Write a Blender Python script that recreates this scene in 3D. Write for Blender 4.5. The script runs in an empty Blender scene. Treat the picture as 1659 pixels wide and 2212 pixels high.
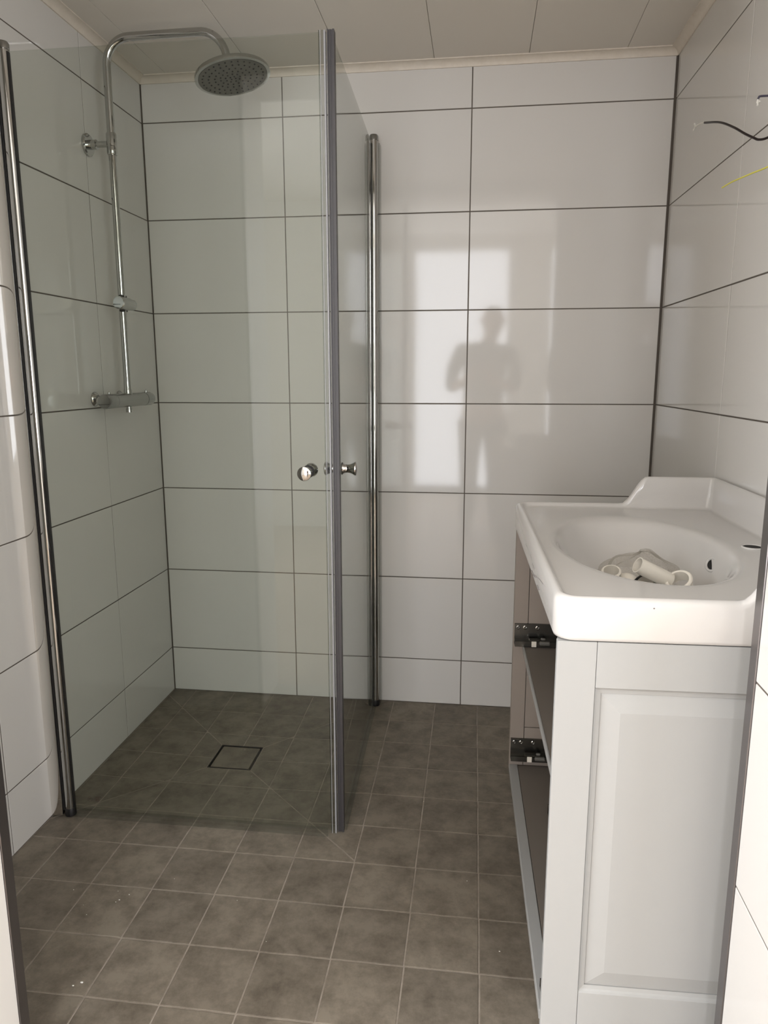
import bpy, bmesh, math, random
from mathutils import Vector, Matrix
random.seed(4)
S = bpy.context.scene
COL = S.collection
PI = math.pi

# ------------------------------------------------------------------ camera
YAW, PITCH, ROLL = -0.1284, -0.1874, -0.0011
cd = bpy.data.cameras.new('camera'); cam = bpy.data.objects.new('camera', cd); COL.objects.link(cam)
cam.location = (1.1168, -2.4592, 1.1704)
f = Vector((math.sin(YAW)*math.cos(PITCH), math.cos(YAW)*math.cos(PITCH), math.sin(PITCH)))
r = Vector((math.cos(YAW), -math.sin(YAW), 0)); u = r.cross(f)
r2 = math.cos(ROLL)*r + math.sin(ROLL)*u; u2 = -math.sin(ROLL)*r + math.cos(ROLL)*u
cam.rotation_euler = Matrix((r2, u2, -f)).transposed().to_euler()
cd.sensor_fit = 'HORIZONTAL'; cd.sensor_width = 36.0; cd.lens = 36.0*1570.86/1659
cd.clip_start = 0.05
S.camera = cam

# ------------------------------------------------------------------ world, lights, exposure
w = bpy.data.worlds.new('overcast'); S.world = w; w.use_nodes = True
bg = w.node_tree.nodes['Background']; bg.inputs[0].default_value = (0.80, 0.88, 1.0, 1); bg.inputs[1].default_value = 0.35
def area(name, loc, rot, sx, sy, e, c=(1, 0.97, 0.93), spread=180):
    l = bpy.data.lights.new(name, 'AREA'); l.shape = 'RECTANGLE'; l.size = sx; l.size_y = sy; l.energy = e; l.color = c
    l.spread = math.radians(spread)
    o = bpy.data.objects.new(name, l); COL.objects.link(o); o.location = loc; o.rotation_euler = rot
    return o
# daylight entering the hall: glazed door behind the photographer, its side light; the left and right lamps are added fill
area('daylight_door', (0.93, -4.66, 1.18), (math.radians(90), 0, PI+PI), 0.86, 2.20, 76, (0.99, 1.0, 1.05))
area('daylight_side_light', (0.27, -4.66, 1.18), (math.radians(90), 0, 0), 0.22, 2.20, 19, (0.99, 1.0, 1.05))
area('added_daylight_left', (-1.25, -2.65, 1.35), (math.radians(90), 0, math.radians(-90)), 1.2, 1.5, 118, (0.97, 1.0, 1.06))  # unseen, added and placed to brighten the right reveal
area('added_daylight_right', (2.65, -3.75, 1.35), (math.radians(90), 0, math.radians(90)), 1.3, 1.5, 66, (0.97, 1.0, 1.06))  # unseen, added to brighten the left wall and left reveal
S.view_settings.view_transform = 'Standard'; S.view_settings.look = 'None'
S.view_settings.exposure = -0.31; S.view_settings.gamma = 1.0; S.view_settings.use_curve_mapping = False

# ------------------------------------------------------------------ materials
def srgb(*c):
    o = []
    for v in c:
        v /= 255.0
        o.append(v/12.92 if v <= 0.04045 else ((v+0.055)/1.055)**2.4)
    return (o[0], o[1], o[2], 1)
def mat(name, col, rough=0.5, metal=0.0, spec=0.5, coat=0.0, bump=None, vary=0.0, noise=None):
    m = bpy.data.materials.new(name); m.use_nodes = True
    nt = m.node_tree; b = nt.nodes['Principled BSDF']
    b.inputs['Base Color'].default_value = col; b.inputs['Roughness'].default_value = rough
    b.inputs['Metallic'].default_value = metal; b.inputs['Specular IOR Level'].default_value = spec
    b.inputs['Coat Weight'].default_value = coat; b.inputs['Coat Roughness'].default_value = 0.03
    if bump or noise or vary:
        tc = nt.nodes.new('ShaderNodeTexCoord')
        geo = nt.nodes.new('ShaderNodeNewGeometry')
    if noise:      # (scale, dark colour, amount)
        n = nt.nodes.new('ShaderNodeTexNoise'); n.inputs['Scale'].default_value = noise[0]; n.inputs['Detail'].default_value = 8
        n.inputs['Roughness'].default_value = 0.74
        nt.links.new(geo.outputs['Position'], n.inputs['Vector'])
        mr = nt.nodes.new('ShaderNodeMapRange'); mr.inputs[1].default_value = 0.40; mr.inputs[2].default_value = 0.70
        mr.inputs[3].default_value = 0; mr.inputs[4].default_value = noise[2]
        nt.links.new(n.outputs['Fac'], mr.inputs[0])
        mx = nt.nodes.new('ShaderNodeMix'); mx.data_type = 'RGBA'; mx.inputs[6].default_value = col; mx.inputs[7].default_value = noise[1]
        nt.links.new(mr.outputs[0], mx.inputs[0]); last = mx.outputs[2]
        if vary:
            oi = nt.nodes.new('ShaderNodeObjectInfo')
            m2 = nt.nodes.new('ShaderNodeMapRange'); m2.inputs[3].default_value = 1-vary; m2.inputs[4].default_value = 1+vary
            nt.links.new(oi.outputs['Random'], m2.inputs[0])
            vm = nt.nodes.new('ShaderNodeVectorMath'); vm.operation = 'SCALE'
            nt.links.new(last, vm.inputs[0]); nt.links.new(m2.outputs[0], vm.inputs['Scale']); last = vm.outputs[0]
        nt.links.new(last, b.inputs['Base Color'])
    if bump:       # (scale, strength, distance)
        n = nt.nodes.new('ShaderNodeTexNoise'); n.inputs['Scale'].default_value = bump[0]; n.inputs['Detail'].default_value = bump[3] if len(bump) > 3 else 2
        nt.links.new(geo.outputs['Position'], n.inputs['Vector'])
        bp = nt.nodes.new('ShaderNodeBump'); bp.inputs['Strength'].default_value = bump[1]; bp.inputs['Distance'].default_value = bump[2]
        nt.links.new(n.outputs['Fac'], bp.inputs['Height']); nt.links.new(bp.outputs[0], b.inputs['Normal'])
    return m
def pane_mat(name, tint, ior=1.5, rough=0.0):
    m = bpy.data.materials.new(name); m.use_nodes = True; nt = m.node_tree; nt.nodes.clear()
    out = nt.nodes.new('ShaderNodeOutputMaterial'); t = nt.nodes.new('ShaderNodeBsdfTransparent'); t.inputs[0].default_value = tint
    g = nt.nodes.new('ShaderNodeBsdfGlossy'); g.inputs['Roughness'].default_value = rough
    fr = nt.nodes.new('ShaderNodeFresnel')      # thin pane: same reflectance on both faces, no bending
    gg = nt.nodes.new('ShaderNodeNewGeometry'); im = nt.nodes.new('ShaderNodeMix'); im.inputs[2].default_value = ior; im.inputs[3].default_value = 1/ior
    nt.links.new(gg.outputs['Backfacing'], im.inputs[0]); nt.links.new(im.outputs[0], fr.inputs['IOR'])
    mx = nt.nodes.new('ShaderNodeMixShader'); nt.links.new(fr.outputs[0], mx.inputs[0]); nt.links.new(t.outputs[0], mx.inputs[1])
    nt.links.new(g.outputs[0], mx.inputs[2]); nt.links.new(mx.outputs[0], out.inputs[0])
    return m
M = {}
M['tile'] = mat('glazed_white_tile', srgb(215, 212, 207), 0.060, spec=0.40, bump=(2.2, 0.35, 0.002, 1))
M['grout'] = mat('dark_grey_grout', srgb(92, 84, 76), 0.85)
M['floor'] = mat('grey_stone_floor_tile', srgb(135, 126, 113), 0.5, spec=0.3, noise=(13, srgb(92, 84, 73), 0.95), vary=0.09, bump=(60, 0.15, 0.001, 4))
M['fgrout'] = mat('light_floor_grout', srgb(168, 158, 146), 0.9, noise=(14, srgb(122, 112, 100), 0.8))
M['ceil'] = mat('ceiling_board_paint', srgb(220, 214, 204), 0.55, spec=0.3)
M['mould'] = mat('cream_moulding_paint', srgb(222, 213, 200), 0.5, spec=0.3, noise=(30, srgb(205, 194, 178), 0.5))
M['hallwall'] = mat('hall_wall_paint', srgb(226, 222, 214), 0.7)
M['hallfloor'] = mat('hall_floor', srgb(170, 150, 128), 0.5, noise=(3, srgb(150, 128, 104), 0.8))
M['frame'] = mat('white_frame_paint', srgb(244, 241, 236), 0.4)
M['trim'] = mat('aluminium_tile_trim', srgb(128, 124, 124), 0.32, metal=0.9, bump=(18, 0.3, 0.002))
M['chrome'] = mat('polished_chrome', srgb(188, 188, 186), 0.05, metal=1.0)
M['chrome2'] = mat('satin_chrome', srgb(158, 158, 156), 0.16, metal=1.0)
M['steel'] = mat('galvanised_runner_steel', srgb(120, 118, 112), 0.25, metal=1.0, bump=(40, 0.2, 0.001))
M['black'] = mat('black_rubber', srgb(22, 20, 20), 0.5)
M['darkstrip'] = mat('dark_grey_magnetic_strip', srgb(56, 53, 54), 0.45)
M['clearstrip'] = mat('cloudy_seal', srgb(150, 150, 152), 0.25)
M['seal'] = pane_mat('clear_bottom_seal', (0.88, 0.89, 0.88, 1), 1.25, 0.2)
M['glass'] = pane_mat('tinted_shower_glass', (0.900, 0.916, 0.893, 1), 1.45)
M['nozzleplate'] = mat('grey_nozzle_plate', srgb(112, 110, 104), 0.45, spec=0.4, metal=0.3)
M['ceramic'] = mat('glossy_white_ceramic', srgb(206, 203, 199), 0.07, spec=0.5, coat=0.1)
M['plastic'] = mat('white_pvc', srgb(232, 226, 214), 0.35)
M['paint'] = mat('pale_grey_cabinet_paint', srgb(165, 165, 163), 0.38, spec=0.4, bump=(160, 0.05, 0.0005, 3))
M['inner'] = mat('grey_cabinet_board', srgb(118, 110, 102), 0.6)
M['inside'] = mat('taupe_inner_face', srgb(146, 136, 127), 0.5)
M['profile'] = mat('bright_polished_profile', srgb(238, 236, 232), 0.035, metal=1.0)
M['gap'] = mat('dark_joint', srgb(45, 42, 40), 0.9)
M['drainblack'] = mat('drain_slot_black', srgb(12, 11, 10), 0.6)
M['wire_black'] = mat('black_wire_insulation', srgb(30, 17, 15), 0.4)
M['wire_blue'] = mat('dark_blue_wire_insulation', srgb(70, 68, 84), 0.4)
M['wire_yellow'] = mat('yellow_green_wire_insulation', srgb(222, 216, 96), 0.45)
M['wire_tip'] = mat('frayed_white_wire_tip', srgb(236, 234, 226), 0.6)
M['etch'] = mat('etched_mark', srgb(66, 50, 44), 0.6)
M['crack'] = mat('hairline_mark', srgb(120, 112, 112), 0.6)
# wet looking clear pvc
m = bpy.data.materials.new('clear_pvc_profile'); m.use_nodes = True
b = m.node_tree.nodes['Principled BSDF']; b.inputs['Transmission Weight'].default_value = 1; b.inputs['IOR'].default_value = 1.40
b.inputs['Roughness'].default_value = 0.02; b.inputs['Base Color'].default_value = (0.93, 0.94, 0.92, 1); M['clearpvc'] = m
# plastic film
m = bpy.data.materials.new('clear_plastic_film'); m.use_nodes = True; nt = m.node_tree; nt.nodes.clear()
out = nt.nodes.new('ShaderNodeOutputMaterial'); t = nt.nodes.new('ShaderNodeBsdfTransparent'); t.inputs[0].default_value = (0.90, 0.89, 0.87, 1)
g = nt.nodes.new('ShaderNodeBsdfPrincipled'); g.inputs['Base Color'].default_value = srgb(205, 200, 192); g.inputs['Roughness'].default_value = 0.12
nz = nt.nodes.new('ShaderNodeTexNoise'); nz.inputs['Scale'].default_value = 45; nz.inputs['Detail'].default_value = 3
mr = nt.nodes.new('ShaderNodeMapRange'); mr.inputs[1].default_value = 0.4; mr.inputs[2].default_value = 0.75; mr.inputs[3].default_value = 0.12; mr.inputs[4].default_value = 0.42
nt.links.new(nz.outputs[0], mr.inputs[0])
mx = nt.nodes.new('ShaderNodeMixShader'); nt.links.new(mr.outputs[0], mx.inputs[0]); nt.links.new(t.outputs[0], mx.inputs[1]); nt.links.new(g.outputs[0], mx.inputs[2])
nt.links.new(mx.outputs[0], out.inputs[0]); M['film'] = m

# ------------------------------------------------------------------ helpers
def obj(name, bm, m, parent=None, smooth=False, loc=None):
    me = bpy.data.meshes.new(name)
    bmesh.ops.recalc_face_normals(bm, faces=bm.faces)
    bm.to_mesh(me); bm.free()
    me.materials.append(M[m] if isinstance(m, str) else m)
    if smooth:
        me.polygons.foreach_set('use_smooth', [True]*len(me.polygons))
        if smooth != 'all': me.set_sharp_from_angle(angle=math.radians(38))
    o = bpy.data.objects.new(name, me); COL.objects.link(o)
    if parent:
        o.parent = parent
        if parent.get('_w'): o.matrix_parent_inverse = Matrix.Translation(-parent.location)
    if loc: o.location = loc
    return o
def wempty(*a, **k):          # children are given in room coordinates
    o = empty(*a, **k); o['_w'] = 1; WEMPTY.append(o); return o
WEMPTY = []
def empty(name, label, cat, loc=(0, 0, 0), rz=0, group=None):
    o = bpy.data.objects.new(name, None); COL.objects.link(o); o.empty_display_size = 0.05
    o.location = loc; o.rotation_euler = (0, 0, rz); tag(o, label, cat, group); return o
def tag(o, label, cat, group=None):
    o['label'] = label; o['category'] = cat
    if group: o['group'] = group
    return o
def struct(o): o['kind'] = 'structure'; return o
def box(bm, x0, x1, y0, y1, z0, z1, bevel=0, seg=1):
    v = [bm.verts.new((x, y, z)) for x in (x0, x1) for y in (y0, y1) for z in (z0, z1)]
    fs = [bm.faces.new([v[i] for i in q]) for q in ((0, 1, 3, 2), (4, 6, 7, 5), (0, 4, 5, 1), (2, 3, 7, 6), (0, 2, 6, 4), (1, 5, 7, 3))]
    if bevel:
        es = list({e for q in fs for e in q.edges})
        bmesh.ops.bevel(bm, geom=es, offset=bevel, segments=seg, profile=0.5, affect='EDGES')
    return v
def B(*a, **k):
    bm = bmesh.new(); box(bm, *a, **k); return bm
def lathe(bm, prof, p0, axis, n=32, close=True):
    """prof: list of (radius, distance along axis) from p0"""
    a = Vector(axis).normalized(); s = a.orthogonal().normalized(); t = a.cross(s); p0 = Vector(p0)
    rings = []
    for (rad, d) in prof:
        if rad < 1e-6: rings.append([bm.verts.new(p0 + a*d)])
        else: rings.append([bm.verts.new(p0 + a*d + rad*(math.cos(2*PI*i/n)*s + math.sin(2*PI*i/n)*t)) for i in range(n)])
    for A, Bq in zip(rings, rings[1:]):
        for i in range(n):
            j = (i+1) % n
            if len(A) == 1 and len(Bq) == 1: continue
            if len(A) == 1: bm.faces.new((A[0], Bq[i], Bq[j]))
            elif len(Bq) == 1: bm.faces.new((A[i], A[j], Bq[0]))
            else: bm.faces.new((A[i], A[j], Bq[j], Bq[i]))
    if close:
        for R in (rings[0], rings[-1]):
            if len(R) > 2: bm.faces.new(R)
def L(prof, p0, axis, n=32, close=True):
    bm = bmesh.new(); lathe(bm, prof, p0, axis, n, close); return bm
def tube(bm, pts, rad, n=16, caps=True):
    pts = [Vector(p) for p in pts]; rings = []; prev = None
    for i, p in enumerate(pts):
        d = (pts[min(i+1, len(pts)-1)] - pts[max(i-1, 0)]).normalized()
        if prev is None: s = d.orthogonal().normalized()
        else: s = (prev - d*prev.dot(d)).normalized()
        prev = s; t = d.cross(s); R = rad[i] if isinstance(rad, (list, tuple)) else rad
        rings.append([bm.verts.new(p + R*(math.cos(2*PI*k/n)*s + math.sin(2*PI*k/n)*t)) for k in range(n)])
    for A, Bq in zip(rings, rings[1:]):
        for k in range(n): bm.faces.new((A[k], A[(k+1) % n], Bq[(k+1) % n], Bq[k]))
    if caps: bm.faces.new(rings[0]); bm.faces.new(rings[-1])
def T(pts, rad, n=16):
    bm = bmesh.new(); tube(bm, pts, rad, n); return bm
def spline(pts, n=8):
    P = [Vector(p) for p in pts]; P = [2*P[0]-P[1]] + P + [2*P[-1]-P[-2]]; out = []
    for i in range(1, len(P)-2):
        for k in range(n):
            t = k/n
            out.append(0.5*((2*P[i]) + (P[i+1]-P[i-1])*t + (2*P[i-1]-5*P[i]+4*P[i+1]-P[i+2])*t*t + (3*P[i]-P[i-1]-3*P[i+1]+P[i+2])*t**3))
    out.append(P[-2]); return out
def prism(bm, poly, z0, z1):
    a = [bm.verts.new((x, y, z0)) for x, y in poly]; c = [bm.verts.new((x, y, z1)) for x, y in poly]
    bm.faces.new(a); bm.faces.new(c); n = len(poly)
    for i in range(n): bm.faces.new((a[i], a[(i+1) % n], c[(i+1) % n], c[i]))
def clip(poly, a, b_, c):   # keep a*x+b*y+c >= 0
    out = []; n = len(poly)
    for i in range(n):
        p, q = poly[i], poly[(i+1) % n]
        dp, dq = a*p[0]+b_*p[1]+c, a*q[0]+b_*q[1]+c
        if dp >= 0: out.append(p)
        if (dp > 0) != (dq > 0) and abs(dp-dq) > 1e-12:
            t = dp/(dp-dq)
            if 0 < t < 1: out.append((p[0]+t*(q[0]-p[0]), p[1]+t*(q[1]-p[1])))
    return out
def area2(p): return abs(sum(p[i][0]*p[(i+1) % len(p)][1]-p[(i+1) % len(p)][0]*p[i][1] for i in range(len(p))))/2

# ------------------------------------------------------------------ dimensions
W, SL = 1.6811, 0.0211           # right wall x at the back corner, and how it opens toward the viewer
ROW0, P = 0.1669, 0.302          # first joint height, row pitch
ZC = 2.116                       # ceiling
YF, YD = -1.482, -1.70           # inner and hall face of the doorway wall
XL, XR = 0.375, 1.487            # doorway
J = 0.0032                       # joint width
rows = [0.0] + [ROW0 + P*k for k in range(7)] + [ZC+0.004]

# ------------------------------------------------------------------ tiled walls
tile_cache = {}
def tile_mesh(wd, h):
    key = (round(wd, 4), round(h, 4))
    if key in tile_cache: return tile_cache[key]
    bm = bmesh.new(); c = 0.0009; t = 0.007
    lv = []
    for (i, y) in ((0, t), (0, c), (c, 0)):
        lv.append([bm.verts.new(p) for p in ((i, y, i), (wd-i, y, i), (wd-i, y, h-i), (i, y, h-i))])
    for A, Bq in zip(lv, lv[1:]):
        for k in range(4): bm.faces.new((A[k], A[(k+1) % 4], Bq[(k+1) % 4], Bq[k]))
    bm.faces.new(lv[-1]); bm.faces.new(lv[0])
    bmesh.ops.recalc_face_normals(bm, faces=bm.faces)
    me = bpy.data.meshes.new('tile'); bm.to_mesh(me); bm.free(); me.materials.append(M['tile']); tile_cache[key] = me
    return me
def tiled_wall(name, origin, rz, length, joints, zs, thick=0.06, ends=(J/2, J/2), z_bot=0.0015, lintel=None):
    """local frame: x along the wall, +y into the wall, face at y=0"""
    root = struct(obj(name, B(-0.06, length+0.06, 0.0014, thick, -0.0, zs[-1]), 'grout'))
    root.location = origin; root.rotation_euler = (0, 0, rz)
    xs = [0] + joints + [length]
    for i in range(len(xs)-1):
        for k in range(len(zs)-1):
            x0 = xs[i] + (ends[0] if i == 0 else J/2); x1 = xs[i+1] - (ends[1] if i == len(xs)-2 else J/2)
            z0 = zs[k] + (z_bot if k == 0 else J/2); z1 = zs[k+1] - J/2
            o = bpy.data.objects.new('tile', tile_mesh(x1-x0, z1-z0)); COL.objects.link(o); o.parent = root
            o.location = (x0, random.uniform(-0.00025, 0.00025), z0)
            o.rotation_euler = (random.uniform(-1, 1)*0.0008, 0, random.uniform(-1, 1)*0.0006)
    return root
tiled_wall('wall_back', (0, 0, 0), 0, W, [0.4734, 1.0754], rows, ends=(0.003, 0.006))
tiled_wall('wall_left', (0, YF, 0), PI/2, -YF, [-YF-0.9765, -YF-0.3745], rows, ends=(J, 0.003))
ra = math.atan(SL)
tiled_wall('wall_right', (W, 0, 0), -PI/2+ra, 1.483, [0.606, 1.208], rows, ends=(0.005, J))
# doorway wall: solid core with tiled reveals
bm = bmesh.new()
box(bm, -0.06, XL-0.008, YD, YF, 0, ZC); box(bm, XR+0.008, 1.80, YD, YF, 0, ZC); box(bm, XL-0.008, XR+0.008, YD, YF, 2.06, ZC)
struct(obj('wall_front', bm, 'hallwall'))
def reveal(name, x, sgn):
    root = struct(obj(name, B(-0.0, -0.0+0.0066, YD, YF-0.022, 0, 2.06) if sgn > 0 else B(-0.0066, 0, YD, YF-0.022, 0, 2.06), 'grout'))
    root.location = (x+0.0014*sgn, 0, 0)
    zs = [z for z in rows if z < 2.0] + [2.06]
    for k in range(len(zs)-1):
        h = zs[k+1]-zs[k]-J; wd = YF-0.0235-YD
        o = bpy.data.objects.new('tile', tile_mesh(wd, h)); COL.objects.link(o); o.parent = root
        if sgn > 0: o.rotation_euler = (0, 0, -PI/2); o.location = (-0.0014, YF-0.0235, zs[k]+J/2)
        else: o.rotation_euler = (0, 0, PI/2); o.location = (0.0014, YD, zs[k]+J/2)
    return root
reveal('wall_reveal_right', XR, 1)
struct(obj('wall_reveal_left', B(XL-0.0075, XL, YD, YF-0.023, 0, 2.06, bevel=0.0008), 'frame'))
struct(obj('trim_1', B(XR-0.0015, XR+0.009, YF-0.0225, YF+0.001, 0, 2.06, bevel=0.001), 'trim'))
struct(obj('trim_2', B(XL-0.009, XL+0.0015, YF-0.0225, YF+0.001, 0, 2.06, bevel=0.001), 'trim'))

# ------------------------------------------------------------------ ceiling of boards, cove moulding
ceil = struct(obj('ceiling', B(-0.06, 1.80, YF, 0.06, ZC+0.010, ZC+0.06), 'gap'))
cx = [0.0-0.05, 0.0985, 0.3865, 0.6740, 0.9585, 1.2435, 1.5290, 1.7615]
for i in range(len(cx)-1):
    bm = bmesh.new(); box(bm, cx[i]+0.0006, cx[i+1]-0.0006, YF, 0.0-0.002, ZC, ZC+0.0095, bevel=0.0008)
    obj('board', bm, 'ceil', ceil)
def cove(name, p, q, inward):
    """quarter-round moulding from p to q; inward = unit vector away from the wall"""
    bm = bmesh.new(); R = 0.026; n = 10; p = Vector(p); q = Vector(q); inw = Vector(inward); H = 0.0205
    prof = [(0, -H), (0.004, -H)] + [(0.004+(R-0.004)*(1-math.cos(PI/2*k/n)) , -H + (H-0.003)*math.sin(PI/2*k/n)) for k in range(1, n)] + [(R, -0.003), (R, 0), (0, 0)]
    A = [bm.verts.new(p + inw*a + Vector((0, 0, ZC+bz))) for a, bz in prof]; C = [bm.verts.new(q + inw*a + Vector((0, 0, ZC+bz))) for a, bz in prof]
    n = len(prof); bm.faces.new(A); bm.faces.new(C)
    for i in range(n): bm.faces.new((A[i], A[(i+1) % n], C[(i+1) % n], C[i]))
    return struct(obj(name, bm, 'mould', smooth=True))
cove('trim_3', (0, 0, 0), (W, 0, 0), (0, -1, 0))
cove('trim_4', (0, 0, 0), (0, YF, 0), (1, 0, 0))
cove('trim_5', (W, 0, 0), (W-SL*YF, YF, 0), (-math.cos(ra), -math.sin(ra), 0))

# ------------------------------------------------------------------ floor with fall to the drain
DX, DY, DH = 0.386, -0.437, 0.068
def fz(x, y):
    d = max(abs(x-DX), abs(y-DY))
    return -0.010*max(0.0, min(1.0, 1 - (d-DH)/(0.455-DH)))
bm = bmesh.new()
XM = 1.76
# bed: outer flat border + four sloping trapezoids around the drain
o4 = [(DX-0.455, DY-0.455), (DX+0.455, DY-0.455), (DX+0.455, DY+0.455), (DX-0.455, DY+0.455)]
i4 = [(DX-DH, DY-DH), (DX+DH, DY-DH), (DX+DH, DY+DH), (DX-DH, DY+DH)]
BZ = -0.0012
def V3(x, y, z): return bm.verts.new((x, y, z))
oc = [V3(x, y, BZ) for x, y in o4]; ic = [V3(x, y, -0.010+BZ) for x, y in i4]
for i in range(4): bm.faces.new((oc[i], oc[(i+1) % 4], ic[(i+1) % 4], ic[i]))
far = [V3(-0.1, YD, BZ), V3(XM+0.05, YD, BZ), V3(XM+0.05, 0.05, BZ), V3(-0.1, 0.05, BZ)]
for i in range(4): bm.faces.new((far[i], far[(i+1) % 4], oc[(i+1) % 4], oc[i]))
fb = bmesh.ops.extrude_face_region(bm, geom=list(bm.faces))
for v in [g for g in fb['geom'] if isinstance(g, bmesh.types.BMVert)]: v.co.z -= 0.05
floor = struct(obj('floor', bm, 'fgrout'))
def floor_piece(poly):
    """poly: 2D outline (already with joint allowance)"""
    cxm = sum(p[0] for p in poly)/len(poly); cym = sum(p[1] for p in poly)/len(poly)
    bm = bmesh.new(); c = 0.0012
    def ring(ins, dz):
        vs = []
        for x, y in poly:
            d = math.hypot(x-cxm, y-cym) or 1
            xx, yy = x-(x-cxm)/d*ins*1.3, y-(y-cym)/d*ins*1.3
            vs.append(bm.verts.new((xx, yy, fz(xx, yy)+dz)))
        return vs
    A, Bq, C = ring(0, -0.006), ring(0, -0.0006), ring(c, 0)
    n = len(poly)
    for U, Q in ((A, Bq), (Bq, C)):
        for i in range(n): bm.faces.new((U[i], U[(i+1) % n], Q[(i+1) % n], Q[i]))
    bm.faces.new(C)
    obj('floor_tile', bm, 'floor', floor)
G = 0.0017
def shrink(poly, g):
    # inset each edge by g (convex polygon, ccw)
    out = poly; n = len(poly)
    a = sum(poly[i][0]*poly[(i+1) % n][1]-poly[(i+1) % n][0]*poly[i][1] for i in range(n))
    if a < 0: poly = poly[::-1]; out = poly
    for i in range(n):
        p, q = poly[i], poly[(i+1) % n]; dx, dy = q[0]-p[0], q[1]-p[1]; l = math.hypot(dx, dy)
        if l < 1e-6: continue
        nx, ny = -dy/l, dx/l
        out = clip(out, nx, ny, -(nx*p[0]+ny*p[1])-g)
        if len(out) < 3: return []
    # drop near-duplicate points
    o2 = []
    for p in out:
        if not o2 or math.hypot(p[0]-o2[-1][0], p[1]-o2[-1][1]) > 5e-4: o2.append(p)
    if len(o2) > 2 and math.hypot(o2[0][0]-o2[-1][0], o2[0][1]-o2[-1][1]) < 5e-4: o2.pop()
    return o2 if len(o2) > 2 and area2(o2) > 8e-5 else []
xg = [0.0]+[0.0895+0.1500*k for k in range(12)]
yg = [0.0-0.1498*k for k in range(11)]
RQ = 0.455
for i in range(len(xg)-1):
    for k in range(len(yg)-1):
        sh = 0.006*(-yg[k]/0.9)-0.004 if i else 0
        base = [(xg[i]+(sh if i else 0), yg[k+1]), (xg[i+1]+0.006*(-yg[k]/0.9)-0.004, yg[k+1]), (xg[i+1]+0.006*(-yg[k]/0.9)-0.004, yg[k]), (xg[i]+(sh if i else 0), yg[k])]
        base = clip(base, 0, 1, -YF+0.0)
        if len(base) < 3: continue
        base = clip(base, -1, SL*-1, W-0.001)
        if len(base) < 3: continue
        pieces = [base]
        cxm, cym = sum(p[0] for p in base)/len(base), sum(p[1] for p in base)/len(base)
        if abs(cxm-DX) < RQ+0.01 and abs(cym-DY) < RQ+0.02:
            for (a, b_) in ((1, -1), (1, 1)):
                nxt = []
                for pl in pieces:
                    c = -(a*DX+b_*DY)
                    for s in (1, -1):
                        q = clip(pl, a*s, b_*s, c*s)
                        if len(q) > 2 and area2(q) > 1e-4: nxt.append(q)
                pieces = nxt
            nxt = []      # cut the drain out: keep the part of each wedge outside the drain square
            for pl in pieces:
                mx_, my_ = sum(p[0] for p in pl)/len(pl)-DX, sum(p[1] for p in pl)/len(pl)-DY
                if abs(mx_) > abs(my_): s = 1 if mx_ > 0 else -1; q = clip(pl, s, 0, -s*DX-DH-0.001)
                else: s = 1 if my_ > 0 else -1; q = clip(pl, 0, s, -s*DY-DH-0.001)
                if len(q) > 2 and area2(q) > 1e-4: nxt.append(q)
            pieces = nxt
        for pl in pieces:
            q = shrink(pl, G)
            if q: floor_piece(q)
# drain
dr = empty('floor_drain', 'square tile-topped shower floor drain with a black slot around its lid', 'drain', (DX, DY, -0.010))
bm = bmesh.new()
for a in ((-DH, DH, -DH, -DH+0.002), (-DH, DH, DH-0.002, DH), (-DH, -DH+0.002, -DH, DH), (DH-0.002, DH, -DH, DH)): box(bm, a[0], a[1], a[2], a[3], -0.02, 0.0006)
obj('drain_frame', bm, 'black', dr)
obj('drain_slot', B(-DH+0.003, DH-0.003, -DH+0.003, DH-0.003, -0.02, -0.0165), 'drainblack', dr)
bm = bmesh.new(); box(bm, -DH+0.0078, DH-0.0078, -DH+0.0078, DH-0.0078, -0.016, -0.0002, bevel=0.0006); obj('drain_lid', bm, 'floor', dr)

# ------------------------------------------------------------------ hall behind the photographer (light comes through it)
struct(obj('hall_floor', B(-1.2, 2.6, -4.6, YD, -0.05, 0.0), 'hallfloor'))
struct(obj('hall_ceiling', B(-1.2, 2.6, -4.6, YD, 2.4, 2.45), 'hallwall'))
bm = bmesh.new(); box(bm, 2.6, 2.66, -4.66, -4.4, 0, 2.45); box(bm, 2.6, 2.66, -3.1, YD, 0, 2.45); box(bm, 2.6, 2.66, -4.4, -3.1, 0, 0.6); box(bm, 2.6, 2.66, -4.4, -3.1, 2.1, 2.45)  # opening made for the added right-hand light
struct(obj('wall_hall_right', bm, 'hallwall'))
bm = bmesh.new(); box(bm, -1.26, -1.2, -4.66, -3.25, 0, 2.45); box(bm, -1.26, -1.2, -2.05, YD, 0, 2.45); box(bm, -1.26, -1.2, -3.25, -2.05, 0, 0.6); box(bm, -1.26, -1.2, -3.25, -2.05, 2.1, 2.45)  # opening made for the added left-hand light
struct(obj('wall_hall_left', bm, 'hallwall'))
bm = bmesh.new(); box(bm, -1.26, 0.16, -4.66, -4.6, 0, 2.45); box(bm, 1.36, 2.66, -4.66, -4.6, 0, 2.45); box(bm, 0.16, 1.36, -4.66, -4.6, 2.28, 2.45); box(bm, 0.38, 0.50, -4.65, -4.56, 0, 2.28)
struct(obj('wall_hall_back', bm, 'hallwall'))
bm = bmesh.new(); box(bm, -1.2, -0.06, YD, YD+0.05, 0, 2.45); box(bm, 1.8, 2.6, YD, YD+0.05, 0, 2.45); box(bm, -0.06, 1.8, YD, YD+0.05, ZC, 2.45)
struct(obj('wall_hall_front', bm, 'hallwall'))

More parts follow.
